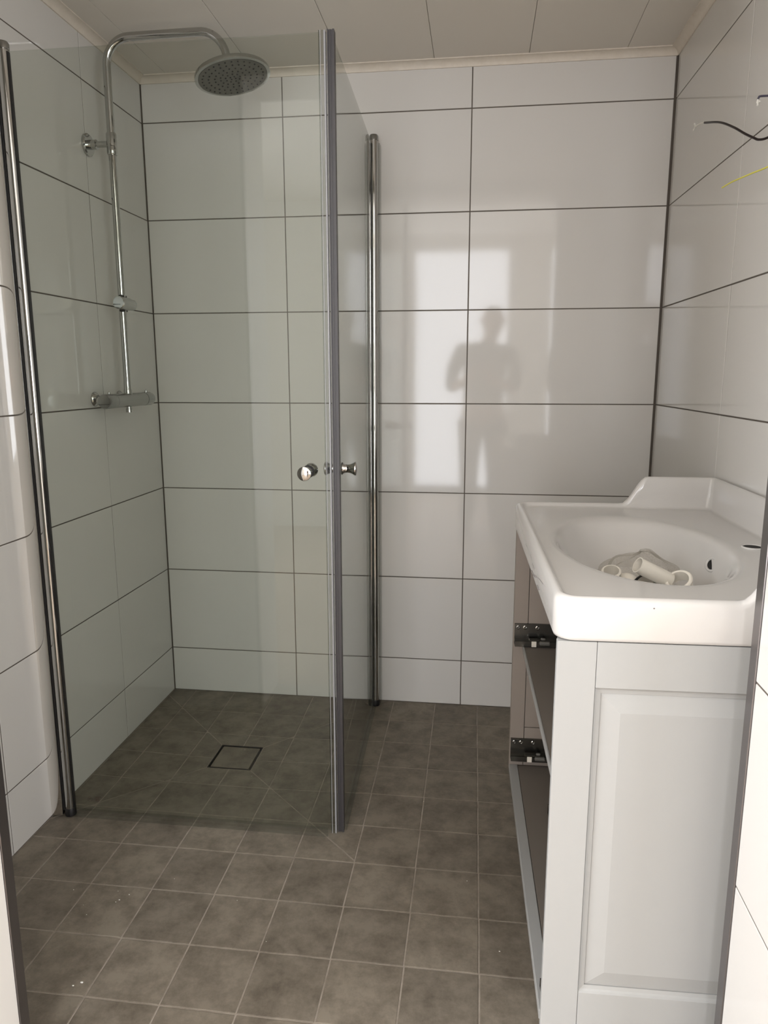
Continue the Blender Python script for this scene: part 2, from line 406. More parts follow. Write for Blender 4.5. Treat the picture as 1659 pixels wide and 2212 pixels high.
# ------------------------------------------------------------------ shower enclosure: two hinged glass doors
def rod(parent, x, y, ztop, name='hinge_post'):
    o = obj(name, T([(x, y, 0.022), (x, y, ztop-0.012)], 0.0125, 24), 'chrome', parent, smooth=True)
    c = obj('end_cap', L([(0.0, 0), (0.0145, 0), (0.0145, 0.012), (0.012, 0.016), (0, 0.016)], (x, y, ztop-0.016), (0, 0, 1), 24), 'chrome2', parent, smooth=True)
    k = obj('foot', L([(0.0, 0), (0.0145, 0), (0.0145, 0.016), (0.012, 0.022), (0, 0.022)], (x, y, 0.002), (0, 0, 1), 24), 'black', parent, smooth=True)
def knob(parent, base, axis, name='knob'):
    a = Vector(axis)
    o = obj(name, L([(0.0, 0), (0.0125, 0), (0.0125, 0.004), (0.0105, 0.007), (0.0100, 0.014), (0.0110, 0.020), (0.0135, 0.026), (0.0165, 0.031), (0.0168, 0.033), (0.0160, 0.0350), (0.0120, 0.0368), (0.006, 0.0379), (0, 0.0383)], base, a, 36), 'chrome', parent, smooth=True)
    obj('washer', L([(0.0, 0.0), (0.0150, 0.0), (0.0150, 0.0012), (0.0, 0.0012)], Vector(base), a, 24), 'black', o)
    return o
dA = wempty('shower_door', 'clear tinted glass shower door facing the viewer, hinged beside the left wall', 'shower door', (0.0475, -0.80, 0))
GY = -0.800
obj('glass_pane', B(0.060, 0.768, GY-0.003, GY+0.003, 0.016, 1.876), 'glass', dA)
rod(dA, 0.0475, GY, 1.897)
obj('glazing_seal', B(0.0592, 0.0612, GY-0.0050, GY+0.0050, 0.016, 1.876), 'black', dA)
obj('glazing_seal', B(0.0304, 0.0352, GY-0.0055, GY+0.004, 0.016, 1.876), 'black', dA)
bm = bmesh.new(); box(bm, 0.7655, 0.7672, GY-0.0065, GY-0.0033, 0.012, 1.878); box(bm, 0.7655, 0.7765, GY-0.0080, GY-0.0065, 0.012, 1.878)
obj('edge_seal_lip', bm, 'seal', dA)
bm = bmesh.new(); box(bm, 0.7765, 0.7802, GY-0.0080, GY+0.004, 0.012, 1.878, bevel=0.0008); box(bm, 0.7690, 0.7702, GY-0.0088, GY-0.0080, 0.012, 1.878)
obj('edge_seal', bm, 'clearstrip', dA)
bm = bmesh.new(); box(bm, 0.064, 0.757, GY-0.0050, GY-0.0032, 0.006, 0.024); box(bm, 0.064, 0.757, GY-0.013, GY-0.0050, 0.002, 0.006, bevel=0.001)
obj('bottom_seal', bm, 'seal', dA)
knob(dA, (0.722, GY-0.0034, 0.945), (0, -1, 0)); knob(dA, (0.722, GY+0.0034, 0.945), (0, 1, 0))
# etched safety stamp low on the pane
bm = bmesh.new(); n = 28
for k in range(n):
    a0, a1 = 2*PI*k/n, 2*PI*(k+1)/n
    q = [bm.verts.new((0.1075+R*math.cos(a), GY-0.00325, 0.052+R*math.sin(a)*1.0)) for R, a in ((0.0068, a0), (0.0068, a1), (0.0060, a1), (0.0060, a0))]; bm.faces.new(q)
for (x0, x1, z) in ((0.1045, 0.1105, 0.0540), (0.1045, 0.1090, 0.0505)): 
    q = [bm.verts.new(p) for p in ((x0, GY-0.00325, z), (x1, GY-0.00325, z), (x1, GY-0.00325, z+0.001), (x0, GY-0.00325, z+0.001))]; bm.faces.new(q)
for i, ln in enumerate((0.016, 0.011, 0.009, 0.012, 0.010, 0.008)):
    x = 0.124
    z = 0.0585-i*0.0024
    q = [bm.verts.new(p) for p in ((x, GY-0.00325, z), (x+ln, GY-0.00325, z), (x+ln, GY-0.00325, z+0.0013), (x, GY-0.00325, z+0.0013))]; bm.faces.new(q)
obj('etched_stamp', bm, 'etch', dA)
# wall profile of polished metal between tiles and hinge post
bm = bmesh.new(); poly = [(0.0002+0.0290*k/14, -0.8130+(0.0290*k/14)**2/(2*0.112)) for k in range(15)] + [(0.0296, -0.8080), (0.0296, -0.786), (0.0002, -0.786)]
prism(bm, poly, 0.003, 1.88)
wp = obj('wall_profile', bm, 'profile', dA, smooth=True); wp['label'] = 'rounded mirror-bright wall profile'

dB = wempty('shower_door', 'glass shower door seen edge-on, running back to the rear wall', 'shower door', (0.7715, -0.04, 0))
x0b, y0b, x1b, y1b = 0.7895, -0.788, 0.7650, -0.051
dirb = Vector((x1b-x0b, y1b-y0b, 0)).normalized(); nb = Vector((dirb.y, -dirb.x, 0))
def slabB(t0, t1, n0, n1, z0, z1, bm=None):
    bm = bm or bmesh.new(); base = Vector((x0b, y0b, 0)); 
    prism(bm, [tuple((base+dirb*t+nb*n_).xy) for t, n_ in ((t0, n0), (t1, n0), (t1, n1), (t0, n1))], z0, z1); return bm
LB = math.hypot(x1b-x0b, y1b-y0b)
obj('glass_pane', slabB(0.004, LB, -0.003, 0.003, 0.016, 1.876), 'glass', dB)
rod(dB, 0.7735, -0.040, 1.902)
obj('glazing_seal', slabB(LB-0.001, LB+0.003, -0.0040, 0.0040, 0.016, 1.876), 'black', dB)
bm = slabB(-0.013, 0.0065, -0.0075, -0.0045, 0.012, 1.882); slabB(-0.013, 0.0065, 0.0040, 0.0080, 0.012, 1.882, bm); slabB(-0.0100, 0.004, -0.0045, 0.0040, 0.012, 1.882, bm); slabB(-0.0118, -0.0090, -0.0012, 0.0002, 0.012, 1.882, bm)
obj('magnetic_strip', bm, 'darkstrip', dB)
bm = slabB(0.012, LB, 0.0032, 0.0050, 0.006, 0.024); slabB(0.012, LB, 0.0050, 0.0120, 0.002, 0.006, bm)
obj('bottom_seal', bm, 'seal', dB)
kb = Vector((x0b, y0b, 0.945)) + dirb*0.058
knob(dB, kb+nb*0.0034, nb); knob(dB, kb-nb*0.0034, -nb)
# wall-side profile behind the rear post
obj('wall_profile', B(0.7865, 0.7915, -0.034, -0.0006, 0.003, 1.88, bevel=0.001), 'seal', dB)

# ------------------------------------------------------------------ shower set
SX, SY = 0.075, -0.370
sh = wempty('shower_column', 'chrome rain shower column with round overhead rose on the left wall', 'shower', (0.075, -0.37, 1.112))
# lower riser
obj('riser_pipe', T([(SX, SY, 1.112), (SX, SY, 1.79)], 0.0105, 24), 'chrome', sh, smooth=True)
arc = [(SX, SY, 1.79), (SX, SY, 2.005)]
for k in range(1, 13):
    a = PI/2*k/12; arc.append((SX+0.070*(1-math.cos(a)), SY, 2.008+0.070*math.sin(a)))
arc += [(0.30, SY, 2.079)]
arc += [(0.325, SY, 2.079)]
c0 = Vector((0.345, SY, 2.004))
for k in range(0, 12):
    a = math.radians(90-80*k/11); arc.append((c0.x+0.075*math.cos(a), SY, c0.z+0.075*math.sin(a)))
dend = Vector((math.sin(math.radians(10)), 0, -math.cos(math.radians(10))))
pe = Vector(arc[-1]) + dend*0.012; arc.append(tuple(pe))
obj('arm_pipe', T(arc, 0.0110, 24), 'chrome', sh, smooth=True)
HN = Vector((0.20, -0.05, -1)).normalized()      # rose faces down this way
HC = Vector((0.434, SY, 1.966))
obj('ball_joint', L([(0.0, 0), (0.0085, 0.0), (0.0095, 0.010), (0.0125, 0.016), (0.0125, 0.026), (0.0, 0.028)], pe-dend*0.001, (HC-pe).normalized(), 24), 'chrome2', sh, smooth=True)
rose = obj('shower_rose', L([(0.0, -0.022), (0.016, -0.022), (0.020, -0.013), (0.060, -0.0095), (0.094, -0.0085), (0.1000, -0.0070), (0.1025, -0.0035), (0.1025, 0.0040), (0.0965, 0.0060), (0.094, 0.0045), (0.0, 0.0045)], HC, HN, 64), 'chrome', sh, smooth=True)
obj('nozzle_plate', L([(0.0, 0.0044), (0.0935, 0.0044), (0.0935, 0.0052), (0.0, 0.0052)], HC, HN, 64), 'nozzleplate', rose)
bm = bmesh.new(); s = HN.orthogonal().normalized(); t = HN.cross(s)
for j, (R, cnt) in enumerate(((0.008, 4), (0.020, 9), (0.034, 14), (0.049, 19), (0.066, 25), (0.083, 31))):
    for k in range(cnt):
        a = 2*PI*k/cnt + j*0.35
        c = HC + R*(math.cos(a)*s + math.sin(a)*t)
        lathe(bm, [(0.0022, 0.0050), (0.0020, 0.0068), (0.0, 0.0070)], c, HN, 8, close=False)
nz = obj('nozzles', bm, 'black', rose); nz['kind'] = 'stuff'
# wall bracket
WB = 1.808
br = obj('wall_bracket', L([(0.0, 0.0), (0.030, 0.0), (0.030, 0.006), (0.027, 0.009), (0.013, 0.010), (0.013, 0.030), (0.0085, 0.032), (0.0085, SX-0.012), (0, SX-0.012)], (0.0004, SY, WB), (1, 0, 0), 36), 'chrome', sh, smooth=True)
obj('pipe_clamp', L([(0.0, 0), (0.0125, 0), (0.0140, 0.002), (0.0140, 0.018), (0.0136, 0.019), (0.0136, 0.022), (0.0145, 0.023), (0.0145, 0.055), (0.013, 0.058), (0, 0.058)], (SX, SY, WB-0.030), (0, 0, 1), 32), 'chrome', br, smooth=True)
# hand-shower slider
sl = obj('slider_holder', L([(0.0, 0.0), (0.0165, 0.0), (0.0185, 0.002), (0.0185, 0.048), (0.0175, 0.049), (0.0175, 0.051), (0.0160, 0.052), (0.0160, 0.071), (0.0145, 0.073), (0, 0.073)], (SX+0.006, SY-0.035, 1.374), (0.10, 1, -0.03), 36), 'chrome', sh, smooth=True)
obj('slider_grip', B(SX-0.004, SX+0.010, SY-0.014, SY+0.014, 1.384, 1.398, bevel=0.003, seg=2), 'black', sl)
obj('slider_grip', B(SX-0.004, SX+0.010, SY-0.014, SY+0.014, 1.350, 1.3575, bevel=0.003, seg=2), 'black', sl)
obj('cap_line', B(SX+0.006-0.0172, SX+0.006+0.0172, SY-0.0358, SY-0.0348, 1.3685, 1.3695), 'gap', sl)

# thermostatic mixer
mz = 1.095
mx_ = empty('shower_mixer', 'horizontal chrome thermostatic shower mixer at the foot of the riser pipe', 'mixer tap', (SX, SY, mz))
R_ = 0.0205
obj('mixer_body', L([(0.0, 0), (R_, 0), (R_, 0.190), (0, 0.190)], (0, -0.095, 0), (0, 1, 0), 40), 'chrome2', mx_, smooth=True)
h1 = obj('temperature_handle', L([(0.0, 0), (R_+0.0003, 0), (R_+0.0003, 0.040), (R_-0.0015, 0.048), (0.012, 0.054), (0, 0.055)], (0, 0.0965, 0), (0, 1, 0), 40), 'chrome2', mx_, smooth=True)
h2 = obj('flow_handle', L([(0.0, 0), (R_+0.0003, 0), (R_+0.0003, 0.045), (R_-0.0020, 0.050), (0, 0.051)], (0, -0.0965, 0), (0, -1, 0), 40), 'chrome2', mx_, smooth=True)
obj('stop_button', L([(0.0, 0), (0.0035, 0), (0.0035, 0.006), (0.002, 0.0075), (0, 0.0075)], (0, 0.120, R_-0.001), (0, 0, 1), 16), 'chrome', h1, smooth=True)
obj('stop_button', L([(0.0, 0), (0.0035, 0), (0.0035, 0.006), (0.002, 0.0075), (0, 0.0075)], (0, -0.115, R_-0.001), (0, 0, 1), 16), 'chrome', h2, smooth=True)
obj('handle_face_line', B(-R_+0.004, R_-0.004, -0.1480, -0.1472, -0.009, -0.0078), 'gap', h2)
obj('riser_collar', L([(0.0, 0), (0.0125, 0), (0.0125, 0.012), (0.0115, 0.016), (0.0108, 0.040), (0.0, 0.040)], (0, 0, R_-0.004), (0, 0, 1), 28), 'chrome', mx_, smooth=True)
obj('hose_outlet', L([(0.0, 0), (0.0085, 0), (0.0085, 0.008), (0.0095, 0.009), (0.0095, 0.019), (0, 0.019)], (0, 0, -R_+0.003), (0, 0, -1), 20), 'chrome', mx_, smooth=True)
for dy in (-0.060, 0.090):
    un = obj('wall_union', L([(0.0, 0), (0.012, 0), (0.012, SX-0.014), (0, SX-0.014)], (-SX+0.0006, dy, 0.0), (1, 0, 0), 24), 'chrome', mx_, smooth=True)
    obj('hex_nut', L([(0.0, 0), (0.0150, 0), (0.0165, 0.002), (0.0165, 0.016), (0.0150, 0.018), (0, 0.018)], (-0.037, dy, 0.0), (1, 0, 0), 6), 'chrome', un)
    obj('cover_flange', L([(0.0, 0), (0.0215, 0), (0.021, 0.003), (0.016, 0.008), (0.0125, 0.011), (0, 0.011)], (-SX+0.0005, dy, 0.004), (1, 0, 0), 32), 'chrome', un, smooth=True)

# ------------------------------------------------------------------ vanity cabinet (local frame: x toward the wall is 0, y toward the rear wall is 0)
VX, VY, VT = 1.6922, -0.635, 0.0245
cab = empty('vanity_cabinet', 'pale grey wall-hung vanity cabinet with raised side panel and missing drawers', 'cabinet', (VX, VY, 0.137), VT)
ZB, ZT = 0.0, 0.7935-0.137
def cz(z): return z-0.137
XFt = -0.475
# near side: frame-and-panel
sp = obj('side_panel', B(XFt+0.002, -0.003, -0.785, -0.779, ZB, ZT), 'paint', cab)
F0, F1 = -0.797, -0.785
ox0, ox1, oz0, oz1 = -0.4185, -0.060, cz(0.212), cz(0.7235)
obj('stile', B(XFt, ox0-0.0003, F0, F1, ZB, ZT, bevel=0.0007), 'paint', sp)
obj('stile', B(ox1+0.0003, -0.003, F0, F1, ZB, ZT, bevel=0.0007), 'paint', sp)
obj('rail', B(ox0+0.0003, ox1-0.0003, F0, F1, oz1, ZT, bevel=0.0007), 'paint', sp)
obj('rail', B(ox0+0.0003, ox1-0.0003, F0, F1, ZB, oz0, bevel=0.0007), 'paint', sp)
def framed(levels, cap=False):
    bm = bmesh.new(); prev = None
    for (ins, y) in levels:
        R = [bm.verts.new(p) for p in ((ox0+ins, y, oz0+ins), (ox1-ins, y, oz0+ins), (ox1-ins, y, oz1-ins), (ox0+ins, y, oz1-ins))]
        if prev:
            for i in range(4): bm.faces.new((prev[i], prev[(i+1) % 4], R[(i+1) % 4], R[i]))
        prev = R
    if cap: bm.faces.new(prev)
    return bm
obj('moulding', framed([(0, F0+0.0006), (0.0015, F0+0.0025), (0.004, F0+0.0042), (0.0075, F0+0.0052), (0.0095, F0+0.0056), (0.0095, F0+0.0115), (0, F0+0.0115)]), 'paint', sp)
obj('raised_panel', framed([(0.0100, F0+0.0115), (0.0100, F0+0.0070), (0.0380, F0+0.0012)], True), 'paint', sp)
# far side
fs = obj('side_panel', B(XFt, -0.003, -0.010, -0.001, ZB, ZT, bevel=0.0006), 'inside', cab)
obj('stile', B(XFt+0.0005, -0.4395, -0.018, -0.0102, ZB+0.0185, ZT, bevel=0.0006), 'inside', fs)
obj('rail', B(-0.438, -0.012, -0.018, -0.0102, ZB+0.0185, cz(0.262), bevel=0.0006), 'inside', fs)
obj('inner_panel', B(-0.438, -0.012, -0.0172, -0.0102, cz(0.2635), ZT, bevel=0.0004), 'inside', fs)
obj('back_panel', B(-0.012, -0.003, -0.7785, -0.0185, ZB+0.019, ZT), 'inner', cab)
bt = obj('bottom_board', B(-0.452, -0.003, -0.7785, -0.0185, ZB, ZB+0.0175), 'inner', cab)
obj('front_lipping', B(XFt, -0.4528, -0.7785, -0.0102, ZB, ZB+0.018, bevel=0.001), 'paint', bt)
shf = obj('shelf', B(-0.4475, -0.012, -0.7785, -0.0185, cz(0.478), cz(0.492)), 'inner', cab)
obj('front_lipping', B(-0.4515, -0.4477, -0.7785, -0.0185, cz(0.4775), cz(0.4925), bevel=0.0006), 'paint', shf)
def runner(y, sg, z):
    """drawer slide on an inner side face at y; sg = direction into the cabinet"""
    def bb(bm, x0, x1, a, c, z0, z1, **k): box(bm, x0, x1, min(y+sg*a, y+sg*c), max(y+sg*a, y+sg*c), z0, z1, **k)
    bm = bmesh.new(); bb(bm, -0.4725, -0.03, 0.0003, 0.0018, z, z+0.054); bb(bm, -0.4725, -0.03, 0.0003, 0.0050, z+0.0525, z+0.054)
    bb(bm, -0.4725, -0.03, 0.0018, 0.024, z+0.0135, z+0.0150); bb(bm, -0.4725, -0.03, 0.0225, 0.024, z+0.0005, z+0.0150); bb(bm, -0.4725, -0.03, 0.0018, 0.024, z, z+0.0012)
    o = obj('drawer_runner', bm, 'steel', cab)
    for i, (x, hole) in enumerate(((-0.463, False), (-0.446, True), (-0.415, True))):
        obj('screw', L([(0, 0), (0.0052, 0), (0.0052, 0.0008), (0.0036, 0.0016), (0.0026, 0.0006), (0, 0.0006)], (x, y+sg*0.0018, z+0.043), (0, sg, 0), 20), 'chrome2' if not hole else 'chrome', o, smooth=True)
    bm = bmesh.new(); bb(bm, -0.431, -0.419, 0.0245, 0.0275, z+0.001, z+0.0155, bevel=0.0006); c = obj('clip', bm, 'plastic', o)
    bm = bmesh.new(); bb(bm, -0.437, -0.412, 0.012, 0.026, z+0.0155, z+0.0195, bevel=0.0008); obj('clip_housing', bm, 'steel', o)
    bm = bmesh.new(); bb(bm, -0.412, -0.385, 0.020, 0.030, z+0.006, z+0.016, bevel=0.003, seg=2); bb(bm, -0.408, -0.396, 0.014, 0.022, z+0.0165, z+0.023, bevel=0.003, seg=2); obj('release_lever', bm, 'nozzleplate', o)
runner(-0.018, -1, cz(0.4935)); runner(-0.018, -1, cz(0.178))
runner(-0.779, 1, cz(0.4935)); runner(-0.779, 1, cz(0.178))

# ------------------------------------------------------------------ washbasin
bas = empty('washbasin', 'glossy white ceramic vanity washbasin with oval bowl and raised splash edge', 'washbasin', (VX, VY, 0), VT)
XA, XB, YA, YB = -0.480, -0.0005, -0.8005, 0.0
DZ = 0.8500
BCX, BCY, BRX, BRY = -0.2720, -0.4060, 0.1560, 0.2640
def sm(t): t = max(0.0, min(1.0, t)); return t*t*(3-2*t)
def splash(x): return 0.0665*sm((x+0.226)/0.058)
def rr(ins, rf, rw):
    """rounded rectangle, fixed point count; front corners rf, wall corners rw"""
    x0, x1, y0, y1 = XA+ins, XB-ins, YA+ins, YB-ins; pts = []
    cs = [((x0, y0), rf, PI, 1), ((x1, y0), rw, 1.5*PI, 1), ((x1, y1), rw, 0, 1), ((x0, y1), rf, PI/2, 1)]
    sx = [1, -1, -1, 1]; sy = [1, 1, -1, -1]
    arcs = []
    for i, ((cx_, cy_), R, a0, _) in enumerate(cs):
        c = (cx_+sx[i]*R, cy_+sy[i]*R)
        arcs.append([(c[0]+R*math.cos(a0+PI/2*k/10), c[1]+R*math.sin(a0+PI/2*k/10)) for k in range(11)])
    cnt = [44, 56, 44, 56]
    for i in range(4):
        pts += arcs[i]; p, q = arcs[i][-1], arcs[(i+1) % 4][0]
        for k in range(1, cnt[i]): t = k/cnt[i]; pts.append((p[0]+(q[0]-p[0])*t, p[1]+(q[1]-p[1])*t))
    return pts
base_pts = rr(0, 0.030, 0.004)
ang = [math.atan2((p[1]-BCY)/0.40, (p[0]-BCX)/0.24) for p in base_pts]
def ell(kf, z, sx=0): return [(BCX+sx+BRX*kf*math.cos(a), BCY+BRY*kf*math.sin(a), z) for a in ang]
rings = []
rings.append([(x, y, 0.7965) for x, y in rr(0.016, 0.018, 0.006)])
rings.append([(x, y, 0.7940) for x, y in rr(0.006, 0.025, 0.005)])
rings.append([(x, y, 0.7960) for x, y in rr(0.002, 0.029, 0.004)])
rings.append([(x, y, 0.8010) for x, y in rr(0.0, 0.030, 0.004)])
rings.append([(x, y, 0.8480+splash(x)) for x, y in rr(0.0, 0.030, 0.004)])
rings.append([(x, y, 0.8540+splash(x)) for x, y in rr(0.0015, 0.029, 0.004)])
rings.append([(x, y, 0.8585+splash(x)) for x, y in rr(0.0050, 0.027, 0.004)])
rings.append([(x, y, 0.8598+splash(x)) for x, y in rr(0.0090, 0.025, 0.006)])
rings.append([(x, y, 0.8592+splash(x)) for x, y in rr(0.0120, 0.024, 0.008)])
rings.append([(x, y, 0.8565+splash(x)*0.97) for x, y in rr(0.0148, 0.023, 0.010)])
rings.append([(x, y, 0.8525+splash(x)*0.5) for x, y in rr(0.0165, 0.022, 0.012)])
rings.append([(x, y, 0.8508+splash(x)*0.06) for x, y in rr(0.0185, 0.022, 0.013)])
rings.append([(x, y, 0.8500) for x, y in rr(0.0230, 0.022, 0.014)])
rings.append([(x, y, 0.8498) for x, y in rr(0.0300, 0.022, 0.014)])
Ln = rings[-1]; El = ell(1.075, 0.8492)
for t in (0.35, 0.7, 0.92): rings.append([(a[0]+(b[0]-a[0])*t, a[1]+(b[1]-a[1])*t, a[2]+(b[2]-a[2])*t) for a, b in zip(Ln, El)])
for kf, z, sx in ((1.075, 0.8490, 0), (1.04, 0.8478, 0), (1.0, 0.8445, 0), (0.97, 0.8385, 0), (0.94, 0.829, 0), (0.90, 0.815, 0.001), (0.85, 0.798, 0.003), (0.78, 0.779, 0.006), (0.69, 0.762, 0.010), (0.56, 0.747, 0.014), (0.40, 0.738, 0.018), (0.22, 0.733, 0.02), (0.07, 0.731, 0.02)):
    rings.append(ell(kf, z, sx))
bm = bmesh.new(); V = [[bm.verts.new(p) for p in R] for R in rings]; n = len(base_pts)
for A, Bq in zip(V, V[1:]):
    for i in range(n): bm.faces.new((A[i], A[(i+1) % n], Bq[(i+1) % n], Bq[i]))
bm.faces.new(V[-1])
under = [[bm.verts.new(p) for p in R] for R in (ell(1.10, 0.797), ell(0.99, 0.776), ell(0.80, 0.750, 0.006), ell(0.5, 0.728, 0.012), ell(0.15, 0.719, 0.018))]
prev = V[0]
for R in under:
    for i in range(n): bm.faces.new((prev[i], prev[(i+1) % n], R[(i+1) % n], R[i]))
    prev = R
bm.faces.new(prev)
body = obj('basin_body', bm, 'ceramic', bas, smooth='all')
# tap hole, overflow slot, waste, hairline marks
def ringmesh(c, nrm, major, rad, sx=1.0, updir=None, n=40, m=10):
    bm = bmesh.new(); N = Vector(nrm).normalized()
    s = (Vector(updir)-N*Vector(updir).dot(N)).normalized() if updir else N.orthogonal().normalized(); t = N.cross(s); c = Vector(c); R = []
    for i in range(n):
        a = 2*PI*i/n; d = (math.cos(a)*s*sx + math.sin(a)*t); R.append([bm.verts.new(c + d*(major+rad*math.cos(2*PI*k/m)) + N*rad*math.sin(2*PI*k/m)) for k in range(m)])
    for i in range(n):
        for k in range(m): bm.faces.new((R[i][k], R[(i+1) % n][k], R[(i+1) % n][(k+1) % m], R[i][(k+1) % m]))
    return bm
def disc(c, nrm, major, sx=1.0, updir=None, n=40):
    bm = bmesh.new(); N = Vector(nrm).normalized(); s = (Vector(updir)-N*Vector(updir).dot(N)).normalized() if updir else N.orthogonal().normalized(); t = N.cross(s); c = Vector(c)
    q = [bm.verts.new(c+major*(math.cos(2*PI*i/n)*s*sx+math.sin(2*PI*i/n)*t)) for i in range(n)]; bm.faces.new(q)
    d = [bm.verts.new(v.co-N*0.0004) for v in q]; bm.faces.new(d)
    for i in range(n): bm.faces.new((q[i], q[(i+1) % n], d[(i+1) % n], d[i]))
    return bm
th = obj('tap_hole', ringmesh((-0.069, -0.415, 0.8500), (0, 0, 1), 0.0185, 0.0022), 'ceramic', bas, smooth='all')
obj('hole_shade', disc((-0.069, -0.415, 0.8506), (0, 0, 1), 0.0175), 'gap', th)  # flat disc; shade inside the tap hole put into its dark colour
# overflow on the wall side of the bowl, at 0.90 of the bowl radius
oa = math.radians(3)
oc_ = Vector((BCX+0.0015+BRX*0.885*math.cos(oa), BCY+BRY*0.885*math.sin(oa), 0.8090))
on_ = Vector((-0.86*math.cos(oa), -0.15, 0.46)).normalized()
of = obj('overflow_rim', ringmesh(oc_, on_, 0.0120, 0.0026, 1.55, (0.1, 1, 0.0)), 'ceramic', bas, smooth='all')
obj('overflow_shade', disc(oc_+on_*0.0003, on_, 0.0112, 1.6, (0.1, 1, 0.0)), 'drainblack', of)  # flat disc, coloured black for the shade inside the overflow
ws = obj('waste_hole', ringmesh((BCX+0.02, BCY, 0.7335), (0, 0, 1), 0.023, 0.002), 'chrome', bas, smooth='all')
obj('waste_shade', disc((BCX+0.02, BCY, 0.7338), (0, 0, 1), 0.022), 'drainblack', ws)  # no real depth: black colour stands for shade down the waste
bm = bmesh.new()
for ln in ([(-0.324, 0.8246), (-0.3455, 0.8248), (-0.364, 0.830)], [(-0.425, 0.8264), (-0.4445, 0.825)], [(-0.4646, 0.8205), (-0.50, 0.8198)],
           [(-0.448, 0.803), (-0.5055, 0.8065), (-0.5574, 0.8195), (-0.60, 0.8275), (-0.6407, 0.8321)], [(-0.555, 0.8055), (-0.586, 0.8058), (-0.574, 0.803)]):
    tube(bm, [(XA-0.00005, a, b_) for a, b_ in ln], 0.00035, 5)
ck = obj('hairline_crack', bm, 'crack', bas); ck['kind'] = 'stuff'; ck['label'] = 'fine dark hairline marks on the rim'
obj('glaze_chip', disc((-0.345, YA-0.0001, 0.8475), (0, -1, 0), 0.0010, 1.4, (1, 0, 0), 12), 'crack', bas)

# ------------------------------------------------------------------ things lying in the bowl
def hollow(bm, p0, axis, ro, ri, ln, n=32, flare=None):
    prof = [(ri, 0), (ro, 0)] + ([(ro, ln)] if not flare else flare) + [(ri, ln), (ri, 0)]
    lathe(bm, prof, p0, axis, n, close=False)
A0 = Vector((1.4165, -1.100, 0.8215)); A1 = Vector((1.4700, -1.088, 0.7940)); ax = (A1-A0).normalized()
wpipe = empty('waste_pipe', 'white plastic waste pipe with a flared end leaning in the washbasin bowl', 'pipe', A0)
wpipe['_w'] = 1
bm = bmesh.new(); hollow(bm, A0, ax, 0.0150, 0.0136, (A1-A0).length+0.010); obj('pipe_tube', bm, 'plastic', wpipe, smooth=True)
fa = Vector((-0.40, -0.42, 0.72)).normalized(); fc = Vector((1.4930, -1.104, 0.7905))
bm = bmesh.new(); lathe(bm, [(0.0185, 0.010), (0.0225, 0.010), (0.0245, 0.008), (0.0245, 0.004), (0.0215, 0.002), (0.0205, -0.012), (0.0185, -0.014), (0.0185, 0.010)], fc, fa, 40, close=False)
obj('flange', bm, 'plastic', wpipe, smooth=True)
cr_ = empty('plastic_nut', 'round white plastic pipe collar lying left of the pipe in the bowl', 'pipe fitting', (1.375, -1.060, 0.786)); cr_['_w'] = 1
bm = bmesh.new(); lathe(bm, [(0.0145, 0), (0.0185, 0), (0.0190, 0.003), (0.0185, 0.022), (0.0160, 0.024), (0.0145, 0.024), (0.0145, 0)], (1.3790, -1.055, 0.7790), (-0.12, -0.45, 0.85), 36, close=False)
obj('collar', bm, 'plastic', cr_, smooth=True)
# second fitting body under the pipe
fb_ = obj('pipe_elbow', T(spline([(1.398, -1.040, 0.775), (1.412, -1.050, 0.779), (1.426, -1.058, 0.770), (1.436, -1.066, 0.762)], 6), 0.0125, 18), 'plastic', smooth=True)
tag(fb_, 'short white plastic elbow lying beneath the waste pipe', 'pipe fitting')
og = obj('rubber_gasket', ringmesh((1.4450, -1.085, 0.7790), (-0.25, -0.45, 0.85), 0.0300, 0.0022), 'black', smooth='all'); tag(og, 'black rubber gasket ring beneath the white waste pipe', 'gasket')
sk = obj('strainer', L([(0, 0.002), (0.010, 0.0028), (0.026, 0.0016), (0.0275, 0.0), (0.026, -0.0012), (0, -0.0015)], (1.4450, -1.085, 0.7792), (-0.25, -0.45, 0.85), 36), 'chrome', smooth=True); tag(sk, 'round metal waste strainer inside the black gasket ring', 'strainer')
# crumpled plastic bag
bm = bmesh.new(); nu, nv = 44, 26; gridv = []
from mathutils import noise as mn
c0 = Vector((1.444, -0.990, 0.7720))
for i in range(nu):
    row = []
    for j in range(nv):
        a = 2*PI*i/nu; e = j/(nv-1)
        el = e*PI/2
        d = Vector((math.cos(a)*math.cos(el)*0.078, math.sin(a)*math.cos(el)*0.062, math.sin(el)*0.036))
        nn = mn.noise(Vector((math.cos(a)*2.1, math.sin(a)*2.1, e*2.3)))*0.22 + mn.noise(Vector((math.cos(a)*4, math.sin(a)*4, e*3.5)))*0.09
        p = c0 + d*(1+nn); p.z += 0.020*math.exp(-((p.x-1.468)/0.032)**2)*e
        row.append(bm.verts.new(p))
    gridv.append(row)
for i in range(nu):
    for j in range(nv-1): 
        q = (gridv[i][j], gridv[(i+1) % nu][j], gridv[(i+1) % nu][j+1], gridv[i][j+1]); bm.faces.new(q)
bmesh.ops.remove_doubles(bm, verts=bm.verts, dist=0.0008)
bg_ = obj('plastic_bag', bm, 'film', smooth='all'); tag(bg_, 'crumpled clear plastic bag lying in the washbasin bowl', 'plastic bag')

